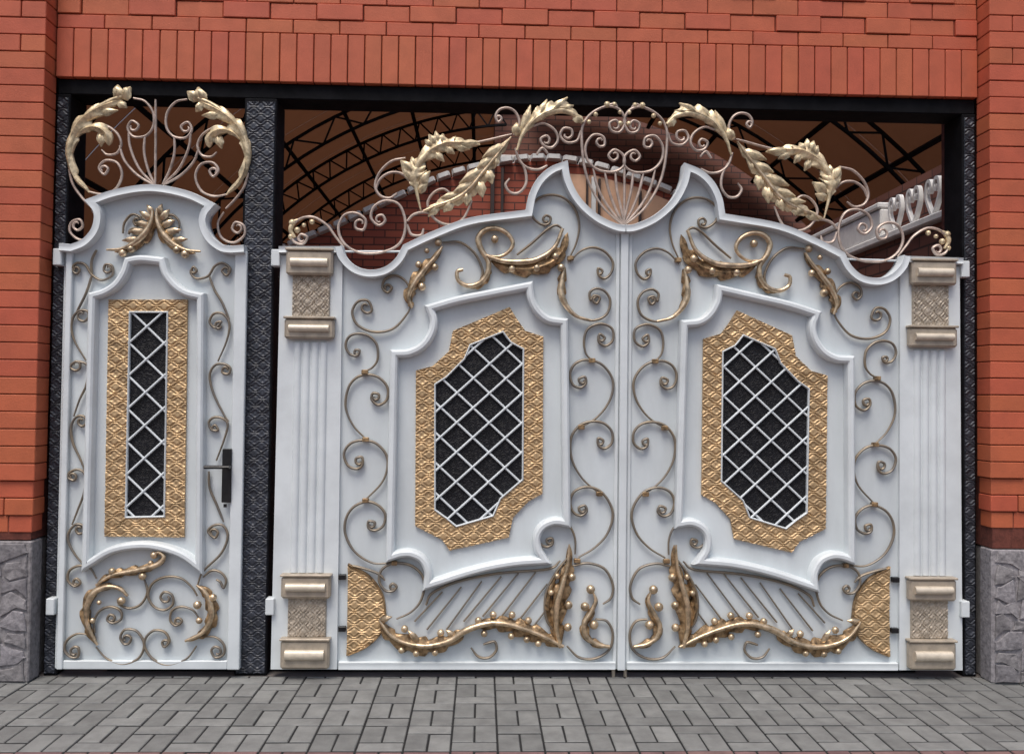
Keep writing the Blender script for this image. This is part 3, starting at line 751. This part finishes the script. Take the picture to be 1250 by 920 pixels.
    st = L.stem(b2, .9, 1.2, 'palegold', mid=4.4, Y=YC-.008, name='crest_stem')
    L.acanthus(b2[1:4], 12, 13, 3, 'palegold', Y=YC-.004, bulge=.03, name='funnel_leaf', shape=1.5, fw=.9); L.acanthus(b2[2:], 8.5, 10, 5, 'palegold', Y=YC, bulge=.03, name='crest_leaf')
    for x, y, x1_, y1_, wd in ((506, 214, 492, 195, 12), (505, 222, 493, 204, 9), (509, 226, 526, 212, 11), (509, 234, 523, 226, 9), (507, 208, 505, 192, 9), (530, 184, 540, 198, 8), (543, 178, 553, 189, 8),
                               (534, 180, 526, 164, 10), (536, 179, 534, 161, 9), (538, 178, 543, 165, 10), (530, 181, 521, 170, 9), (553, 176, 558, 168, 8), (558, 177, 586, 176, 9), (556, 178, 572, 184, 8)):
        L.leaflet(st, x, y, x1_, y1_, wd, Y=YC)
XM = (wp(762, 285).x+wp(757, 816).x)/2
lv = thing('gate_leaf', 'broad white gate leaf with gold scrollwork, hinged on the black middle post', 'gate', (wp(545, 815).x, .015, 0), 'leaves of the broad double gate')
big_leaf(Leaf(lv), False)
rv = thing('gate_leaf', 'broad white gate leaf with gold scrollwork, hinged beside the brick pillar', 'gate', (wp(970, 815).x, .015, 0), 'leaves of the broad double gate')
LR = Leaf(rv, XM); big_leaf(LR, True)
# meeting strip, centre fan bar and drop bolts
for lo, hi, nm, y0, dx in ((-.020, .022, 'meeting_strip', -.032, 0), (-.044, -.023, 'stile', -.012, 0), (.025, .046, 'stile', -.012, 0)):
    cbox(XM+lo, XM+hi, y0, -.001, .045, wp(760, 283).z, nm, M['white2'], rv if nm == 'meeting_strip' or lo > 0 else lv, .004)
mb = MB(); a, b = wp(766, 205, .012), wp(765, 276, .012); sweep(mb, [(XM+.002, .012, a.z), (XM+.002, .012, b.z-.03)], ROUND, .007, .008); mb.build('fan_bar', M['rosebar'], rv, 50)
for o_, x in ((lv, -.036), (rv, .028)):
    mb = MB(); sweep(mb, [(XM+x, .012, .0), (XM+x, .012, .09)], ROUND, .010, .010); mb.build('drop_bolt', M['taupe'], o_, 50)

# ================================================================== NARROW DOOR
XD = (wp(190, 300).x+wp(180, 815).x)/2
dr = thing('pedestrian_door', 'narrow white door with a slim lattice window, black handle and gold scrollwork', 'door', (XD, .015, 0))
D = Leaf(dr); DM = Leaf(dr, XD+.002)
def both(fn):
    fn(D); fn(DM)
dtop = [[(79, 299), (92, 300)], [(92, 300), (106, 294), (117, 281), (120, 265), (115, 254), (108, 247)], [(108, 247), (145, 234), (189, 228), (234, 236), (268, 252)],
        [(268, 252), (260, 260), (256, 273), (262, 289), (275, 300), (286, 302)], [(286, 302), (301, 301)]]
tp = joined(dtop)
D.sheet(tp+[(293, 815), (67, 815)], 0, .03, 'leaf_sheet', 'white')
def inset2(p, d):
    out = []
    for i in range(len(p)):
        a = p[max(0, i-1)]; b = p[min(len(p)-1, i+1)]; tx, ty = b[0]-a[0], b[1]-a[1]; q = math.hypot(tx, ty) or 1
        out.append((p[i][0]-ty/q*d, p[i][1]+tx/q*d))
    return out
D.moulding(tp, .021, .066, [(a-1, d) for a, d in CAPR2], name='top_moulding')
xl, xr = D.w(73.5, 600, -.03).x+.022, D.w(296, 600, -.03).x-.024
z0, z1 = D.w(180, 815).z, D.w(180, 306).z
cbox(xl-.022, xl+.010, -.030, -.001, z0, z1, 'stile', M['white2'], dr, .004)
cbox(xr-.040, xr+.024, -.030, -.001, z0, z1, 'stile', M['white2'], dr, .004)
cbox(xl+.011, xr-.041, -.026, -.001, z0, z0+.046, 'bottom_rail', M['white2'], dr, .004)
for yb in (315, 738):
    a = 69 if yb < 400 else 60.5
    D.rect_box(a, a+11, yb-10, yb+10, -.046, .018, 'hinge', 'white2', cham=.004)
im = joined([[(109, 688), (117, 362)], [(117, 362), (131, 358), (145, 349), (155, 335), (160, 320)], [(160, 320), (176, 317.5), (201, 320)],
             [(201, 320), (206, 336), (217, 350), (231, 359), (248, 363)], [(248, 363), (246, 690)], [(246, 690), (225, 675), (198, 666), (172, 664), (140, 670), (109, 688)]])[:-1]
D.moulding(im, .0215, .060, BEAD, name='panel_moulding', closed=True)
O = [(134, 366), (230, 366), (226, 655), (129, 654)]; I = [(159, 381), (205, 381), (201, 630), (154, 631)]
D.sheet(I, -.004, .002, 'window_plate', 'plate')
ring_relief(D, O, I, 'embossed_frame', 'emboss', a=.082, b=.036)
D.moulding(I, .0055, .014, ROUND, name='window_frame', closed=True, Y=-.012)
lattice(D, I, (180.5, 399), 21.0/PM, 19.9/PM)
zz = lambda x, y: (60+x*.2826, 90+y*.2826)
for pts in (
    [(101, 379), (96, 381), (93, 374), (98, 370), (106, 375), (108, 386)] if 0 else
    [(103, 392), (108, 387), (107, 380), (98, 379), (90, 386), (87, 400), (92, 418), (105, 440)],
    [(97, 450), (92, 452), (86, 448), (91, 442), (100, 442), (107, 447), (106, 468), (97, 488), (90, 508)],
    [(101, 520), (106, 515), (102, 508), (93, 509), (87, 521), (89, 540), (98, 560), (103, 573)],
    [(93, 582), (90, 586), (83, 582), (87, 575), (97, 573), (104, 580), (103, 600), (95, 622), (88, 640)],
    [(96, 651), (102, 649), (101, 641), (92, 640), (84, 650), (84, 662), (92, 677), (104, 691)],
    [(94, 706), (98, 711), (91, 715), (83, 708), (85, 696), (97, 690), (110, 693), (118, 706)],
    [(113, 334), (105, 358), (92, 384)],
    [(264, 394), (270, 393), (263, 400), (256, 393), (261, 383), (272, 383), (280, 395), (277, 415), (266, 441)],
    [(272, 455), (279, 456), (281, 449), (273, 444), (262, 446), (256, 459), (261, 481), (274, 507), (279, 514)],
    [(263, 519), (266, 525), (258, 524), (255, 515), (262, 509), (273, 511), (278, 519), (273, 538), (264, 562)],
    [(255, 575), (256, 595), (265, 617), (273, 637)],
    [(266, 650), (262, 656), (254, 648), (261, 641), (272, 641), (278, 654), (270, 675), (248, 697), (241, 714)],
    [(266, 706), (262, 711), (260, 707), (268, 703), (274, 708), (272, 716), (262, 714)] if 0 else
    [(264, 707), (269, 710), (273, 717), (276, 707), (269, 698), (258, 696), (248, 704)],
    [(255, 336), (262, 354), (271, 369), (280, 390)],
    [(97, 331), (93, 334), (88, 328), (94, 321), (104, 323), (112, 335), (124, 342), (137, 336), (137, 325), (129, 323), (127, 330), (131, 333)],
    [(240, 330), (236, 326), (233, 333), (240, 340), (254, 337), (262, 325), (272, 321), (281, 328), (277, 336), (271, 331)],
    [(118, 305), (112, 318), (112, 336)], [(150, 285), (152, 272), (161, 262), (171, 265), (173, 272), (166, 275)], [(217, 285), (219, 272), (212, 263), (203, 264), (200, 271), (206, 275)],
    [(159, 283), (155, 286), (148, 280), (153, 270), (167, 272), (175, 288), (165, 307)] if 0 else [(157, 286), (160, 280), (167, 278)],
    # lower panel
    [(201, 724), (198, 728), (206, 735), (211, 728), (203, 722)] if 0 else [(196, 728), (201, 722), (210, 726), (211, 737), (201, 744), (188, 740), (181, 727), (186, 712), (201, 704), (220, 705), (234, 716), (241, 727)],
    [(160, 779), (157, 785), (151, 785), (147, 777), (153, 768), (167, 770), (176, 786), (169, 803), (150, 810), (130, 803), (117, 789)],
    [(198, 784), (201, 789), (207, 782), (201, 771), (188, 769), (178, 778), (177, 790), (187, 804), (205, 811), (227, 804), (240, 788)],
    [(134, 750), (131, 756), (138, 760), (148, 755), (147, 745), (135, 740), (122, 745), (115, 758), (116, 772)],
    [(218, 754), (222, 758), (215, 763), (208, 757), (210, 745), (221, 740), (235, 744), (243, 754)],
    [(91, 789), (96, 791), (95, 801), (86, 801), (79, 793), (82, 781), (95, 773), (112, 775)],
    [(262, 789), (258, 794), (263, 802), (273, 798), (273, 786), (262, 777), (243, 777)],
    [(144, 737), (158, 742), (172, 737), (180, 722), (176, 706)],
): D.scroll(pts, Y=-.019, wd=.0070)
# gold on the door
def topleaf(L):
    s_ = [(186, 254), (185, 268), (178, 283), (165, 296), (148, 304), (130, 305)]
    L.acanthus([(187, 258), (186, 278), (176, 294), (158, 305), (140, 308)], 5, 9, 4, bulge=.022)
    st = L.stem(s_, 1.2, 1.2, mid=3.4, Y=-.040)
    for x, y, x1, y1, wd in ((184, 268, 172, 257, 7), (182, 276, 166, 270, 7), (178, 283, 158, 281, 7), (170, 292, 150, 292, 6), (187, 262, 181, 250, 6)): L.leaflet(st, x, y, x1, y1, wd, 'gold', Y=-.026)
    for x, y in ((160, 304), (150, 309)): L.berry(st, x, y, 4.5)
both(topleaf)
for pts, wl, wr, lob, r, bs in (
    ([(117, 714), (136, 702), (160, 697), (180, 693), (195, 687), (200, 679), (193, 674), (186, 677)], 6, 5, 6, 2.9, ((137, 697, 4), (174, 703, 4.2), (188, 677, 4), (184, 687, 3))),
    ([(119, 787), (108, 765), (106, 742), (114, 724), (130, 716), (146, 718), (156, 727)], 7, 5, 5, 3.4, ((148, 733, 4.5), (121, 735, 2.5), (113, 757, 3))),
    ([(240, 714), (250, 722), (257, 738), (257, 756), (247, 772), (226, 782)], 9, 6, 5, 3.2, ((241, 738, 4.5), (260, 729, 4.2), (243, 757, 3.5)))):
    D.acanthus(pts, wl, wr, lob, bulge=.024); st = D.stem(pts, 1.4, 1.6, mid=r, Y=-.040)
    for x, y, rr in bs: D.berry(st, x, y, rr)
# handle
D.rect_box(273, 285.5, 547, 612, -.044, -.0301, 'lock_plate', 'handle', cham=.003)
hp = [D.w(280, 570, -.085), D.w(262, 570, -.088), D.w(249, 570, -.085)]
mb = MB(); sweep(mb, [tuple(p) for p in hp], ROUND, .0095, .011); hd = mb.build('door_lever', M['handle'], dr, 50)
q = D.w(279, 570, -.06); mb = MB()
mb.add([(q.x+.011*math.cos(t*math.pi/4), y, q.z+.011*math.sin(t*math.pi/4)) for y in (-.044, -.085) for t in range(8)], [tuple(range(8)), tuple(range(8, 16))]+[(k, (k+1) % 8, 8+(k+1) % 8, 8+k) for k in range(8)])
mb.build('lever_spindle', M['handle'], hd, 50)
D.rect_box(275, 279, 614, 618, -.036, -.0301, 'key_cover', 'handle', cham=.001)
# crest of the door
YC = .012
def dcrest(L):
    for pts in (
        [(110, 252), (99, 240), (89, 225), (84, 207)], [(112, 256), (119, 270), (114, 287), (99, 293), (86, 284), (87, 272), (97, 268), (101, 276), (95, 281)],
        [(108, 234), (125, 237), (141, 231), (149, 214), (143, 199), (129, 196), (121, 205), (127, 213), (132, 207)],
        [(104, 156), (124, 152), (141, 161), (148, 175), (143, 187), (131, 189), (124, 183)],
        [(146, 178), (152, 196), (167, 213), (188, 226)], [(163, 120), (177, 124), (187, 138), (187, 155), (178, 166), (163, 167), (156, 157), (161, 148), (169, 153)],
        [(157, 158), (159, 180), (170, 206), (188, 225)], [(177, 166), (176, 186), (181, 208), (189, 225)]):
        L.scroll(pts, 'rosebar', .0072, Y=YC)
    o1 = [(109, 235), (95, 220), (86, 200), (85, 180), (94, 158), (112, 138), (133, 124), (152, 117)]
    st = L.stem(o1, 1.0, 2.0, 'palegold', mid=4.2, Y=YC-.006, name='crest_stem')
    L.acanthus([(86, 196), (88, 172), (100, 150), (121, 134), (150, 121)], 7, 10, 4, 'palegold', Y=YC, bulge=.034, name='crest_leaf', shape=.9, fw=1.0)
    L.acanthus([(92, 170), (104, 159), (119, 157), (131, 164), (133, 178)], 7, 6, 3, 'palegold', Y=YC-.004, bulge=.034, name='curling_leaf', shape=1.3, fw=1.1)
    L.acanthus([(86, 182), (87, 203), (95, 221), (110, 235)], 6.5, 3, 2, 'palegold', Y=YC-.002, bulge=.026, name='crescent_leaf', shape=.7, fw=.8)
    for x, y, x1, y1, wd in ((145, 122, 147, 105, 12), (149, 121, 161, 109, 11), (144, 124, 153, 133, 8), (124, 161, 121, 178, 9), (128, 163, 135, 170, 8), (118, 138, 143, 137, 8)):
        L.leaflet(st, x, y, x1, y1, wd, Y=YC)
both(dcrest)
D.scroll([(190, 122), (190, 170), (189.5, 228)], 'rosebar', .0072, Y=YC, name='fan_bar')

# ================================================================== COURTYARD BEHIND
# back garden wall with an arched, white capped top
gw = thing('garden_wall', 'red brick wall with an arched top and white coping behind the gate', 'wall', (0, 6.1, 0))
YG = 6.0
ap = cr([(300, 338), (350, 305), (415, 277), (480, 247), (540, 220), (600, 204), (650, 197), (700, 200), (760, 216), (830, 243), (900, 283), (960, 330)], 5)
P = [wp(x, y, YG) for x, y in ap]
mb = MB(); n = len(P)
mb.add([(p.x, YG, p.z) for p in P]+[(P[-1].x, YG, 0), (P[0].x, YG, 0)]+[(p.x, YG+.25, p.z) for p in P]+[(P[-1].x, YG+.25, 0), (P[0].x, YG+.25, 0)],
       [tuple(range(n+2)), tuple(range(2*n+3, n+1, -1))]+[(i, (i+1) % (n+2), n+2+(i+1) % (n+2), n+2+i) for i in range(n+2)])
mb.build('wall', M['farbrick'], gw)
acc = 0; dense = []
for a, b in zip(P, P[1:]):
    for k in range(8): dense.append(a.lerp(b, k/8))
last = dense[0]; tiles = [dense[0]]
for p in dense:
    if (p-last).length >= .19: tiles.append(p); last = p
for a, b in zip(tiles, tiles[1:]):
    d = (b-a); u = d.normalized(); q = a.lerp(b, .5); ang = math.atan2(d.z, d.x); key = 'coping'
    if key not in _mesh:
        bm = bmesh.new(); bmesh.ops.create_cube(bm, size=1); bmesh.ops.bevel(bm, geom=bm.edges[:], offset=.12, segments=1, affect='EDGES')
        me = bpy.data.meshes.new('coping_tile'); bm.to_mesh(me); bm.free(); me.materials.append(M['fascia']); _mesh[key] = me
    inst('coping_tile', _mesh[key], gw, (q.x, YG+.10, q.z+.035), (0, -ang, 0), (d.length*.86, .46, .07))
pp = [(692, 212), (725, 214), (780, 229), (832, 252), (832, 420), (692, 420)]
p3 = [wp(x, y, YG-.04) for x, y in pp]; n = len(p3); mb = MB()
mb.add([(p.x, YG-.04, p.z) for p in p3]+[(p.x, YG-.002, p.z) for p in p3], [tuple(range(n)), tuple(range(2*n-1, n-1, -1))]+[(i, (i+1) % n, n+(i+1) % n, n+i) for i in range(n)])
mb.build('plaster_panel', M['peach'], gw)
for x, wd, m_ in ((600, .05, 'gutter'), (612, .035, 'gutter'), (724, .055, 'fascia'), (731, .03, 'gutter'), (716, .025, 'gutter'), (781, .03, 'gutter')):
    p = wp(x, 330, YG-.09); t = wp(x, 205 if x < 700 else 216+(x-724)*.3, YG-.09); cbox(p.x-wd/2, p.x+wd/2, YG-.10, YG-.045, 0, t.z, 'downpipe', M[m_], gw, .004)
# house behind
YH = 8.2
hs = thing('house', 'brown brick house with a white eaves band behind the courtyard wall', 'house', (1.5, YH, 0))
xa, xb = wp(604, 160, YH).x, wp(960, 160, YH).x
zb = wp(650, 205, YH-.3).z
mb = MB(); mb.box(xa, xb+3, YH, YH+3, 0, 6.4); mb.build('wall', M['farbrick2'], hs)
mb = MB(); mb.box(-7, xa-.002, 13.2, 13.5, 0, 6.2); mb.build('rear_wing', M['farbrick2'], hs)
zf = wp(650, 192, YH-.2).z; z2 = wp(650, 188, YH-.2).z
cbox(xa-.05, wp(712, 190, YH).x, YH-.18, YH-.003, zf-.16, zf-.07, 'eaves_band', M['fascia'], hs, .01)
cbox(xa-.05, wp(712, 190, YH).x, YH-.12, YH-.003, zf+.0, zf+.05, 'string_course', M['fascia'], hs, .01)
# arched canopy: lattice trusses and brown sheets
cn = thing('canopy', 'arched canopy of brown translucent sheets on dark steel trusses over the courtyard', 'canopy', (0.6, 4.5, 0))
XA = wp(650, 128, 8).x; ZA = wp(650, 128, 8).z; RAD = 5.57; ZC0 = ZA-RAD
def arc(th, r): return (XA+r*math.sin(th), ZC0+r*math.cos(th))
T0, T1 = -math.radians(62), math.radians(62)
YS = [2.6, 4.6, 6.6, 8.05, 9.9, 11.6, 12.9]
for y in YS:
    mb = MB(); N = 40; T1 = T0+(2*math.radians(62) if y < 8 else math.radians(58))
    for r in (RAD-.03, RAD-.27):
        sweep(mb, [(arc(T0+(T1-T0)*i/N, r)[0], y, arc(T0+(T1-T0)*i/N, r)[1]) for i in range(N+1)], [(-1, -1), (-1, 1), (1, 1), (1, -1)], .015, .02)
    tr = mb.build('truss', M['black'], cn)
    mb = MB()
    for i in range(N):
        a = arc(T0+(T1-T0)*i/N, RAD-.03 if i % 2 else RAD-.27); b = arc(T0+(T1-T0)*(i+1)/N, RAD-.27 if i % 2 else RAD-.03)
        sweep(mb, [(a[0], y, a[1]), (b[0], y, b[1])], [(-1, -1), (-1, 1), (1, 1), (1, -1)], .010, .010)
    mb.build('truss_web', M['black'], tr)
T1 = math.radians(62); NP = 14
for i in range(NP+1):
    th = T0+(T1-T0)*i/NP; x, z = arc(th, RAD+.01); mb = MB(); c, s = math.cos(th), math.sin(th)
    mb.add([(x+c*u*.025+s*v*.03, y, z-s*u*.025+c*v*.03) for y in (3.6 if i > 5 else 1.4, 13.0 if i < 7 else 8.1) for u, v in ((-1, -1), (1, -1), (1, 1), (-1, 1))], [(0, 1, 2, 3), (7, 6, 5, 4)]+[(k, (k+1) % 4, 4+(k+1) % 4, 4+k) for k in range(4)])
    mb.build('purlin', M['black'], cn)
YB = [3.6, 5.1, 6.5, 8.1, 9.6, 11.2, 13.0]
for i in range(NP):
    for j in range(-1 if i < 5 else 0, 6 if i < 7 else 3):
        if (i == 6 and 0 <= j <= 2) or (i in (5, 7) and 0 <= j <= 1): continue      # unseen ridge sheets left out to let daylight onto the back wall
        mb = MB(); K = 4; vs = []
        for k in range(K+1):
            th = T0+(T1-T0)*(i+.02+.96*k/K)/NP
            for r in (RAD+.045, RAD+.053):
                for y in ((YB[j]+.01, YB[j+1]-.01) if j >= 0 else (1.4, 3.59)): x, z = arc(th, r); vs.append((x, y, z))
        fs = [(0, 1, 3, 2), (4*K, 4*K+2, 4*K+3, 4*K+1)]
        for k in range(K):
            a, b = 4*k, 4*k+4; fs += [(a, a+1, b+1, b), (a+2, b+2, b+3, a+3), (a, b, b+2, a+2), (a+1, a+3, b+3, b+1)]
        mb.add(vs, fs); mb.build('roofing_sheet', M['roof'], cn, 30)
# the house wing along the right of the courtyard with its white balustrade
XW = 3.15
wg_ = thing('side_building', 'red brick wing along the courtyard with a white cornice', 'building', (XW+1, 3.6, 0))
mb = MB(); mb.box(XW, XW+2.2, .75, 8.0, 0, 2.74); mb.build('wall', M['farbrick2'], wg_)
cbox(XW-.06, XW+.16, .75, 8.0, 2.744, 2.80, 'cornice', M['fascia'], wg_, .01)
mb = MB(); mb.box(XW+.5, XW+2.2, .75, 8.0, 2.745, 3.4); mb.build('upper_wall', M['farbrick2'], wg_)
bl = thing('balustrade', 'white ornate balustrade with scrolls on the brick wing behind the gate', 'balustrade', (XW, 3, 2.803))
cbox(XW-.03, XW+.07, 2.1, 7.6, 2.803, 3.02, 'solid_panel', M['fascia'], bl, .012)
cbox(XW-.05, XW+.09, 2.1, 7.6, 3.024, 3.07, 'handrail', M['fascia'], bl, .01)
for k in range(3):
    for sg in (-1, 1):
        y = 1.36+.29*k
        mb = MB(); pts = cr([(.005, .0), (.05, .05), (.095, .12), (.085, .19), (.045, .205), (.022, .17), (.045, .14), (.062, .165)], 5)
        vs = []
        for i, (u, v) in enumerate(pts):
            a = pts[max(0, i-1)]; b = pts[min(len(pts)-1, i+1)]; tx, tz = b[0]-a[0], b[1]-a[1]; q = math.hypot(tx, tz) or 1
            for s_, d_ in ((-1, -1), (1, -1), (1, 1), (-1, 1)): vs.append((XW+.02+d_*.016, y+sg*(u-tz/q*s_*.012), 2.812+v*1.25+tx/q*s_*.012))
        n = len(pts); mb.add(vs, [(0, 1, 2, 3), tuple(4*n-4+k_ for k_ in range(4))]+[(4*i+k_, 4*i+(k_+1) % 4, 4*i+4+(k_+1) % 4, 4*i+4+k_) for i in range(n-1) for k_ in range(4)])
        mb.build('heart_scroll', M['fascia'], bl, 40)
cbox(XW-.01, XW+.05, 1.05, 2.099, 2.803, 2.815, 'base_rail', M['fascia'], bl, .003)
# unseen left wall, added to keep the courtyard dark
lb = thing('shading_wall', 'dark red brick wall added along the other side to darken the courtyard', 'wall', (-4.6, 4, 0))
mb = MB(); mb.box(-4.9, -4.6, .5, 8.7, 0, 3.2); mb.build('wall', M['farbrick2'], lb)
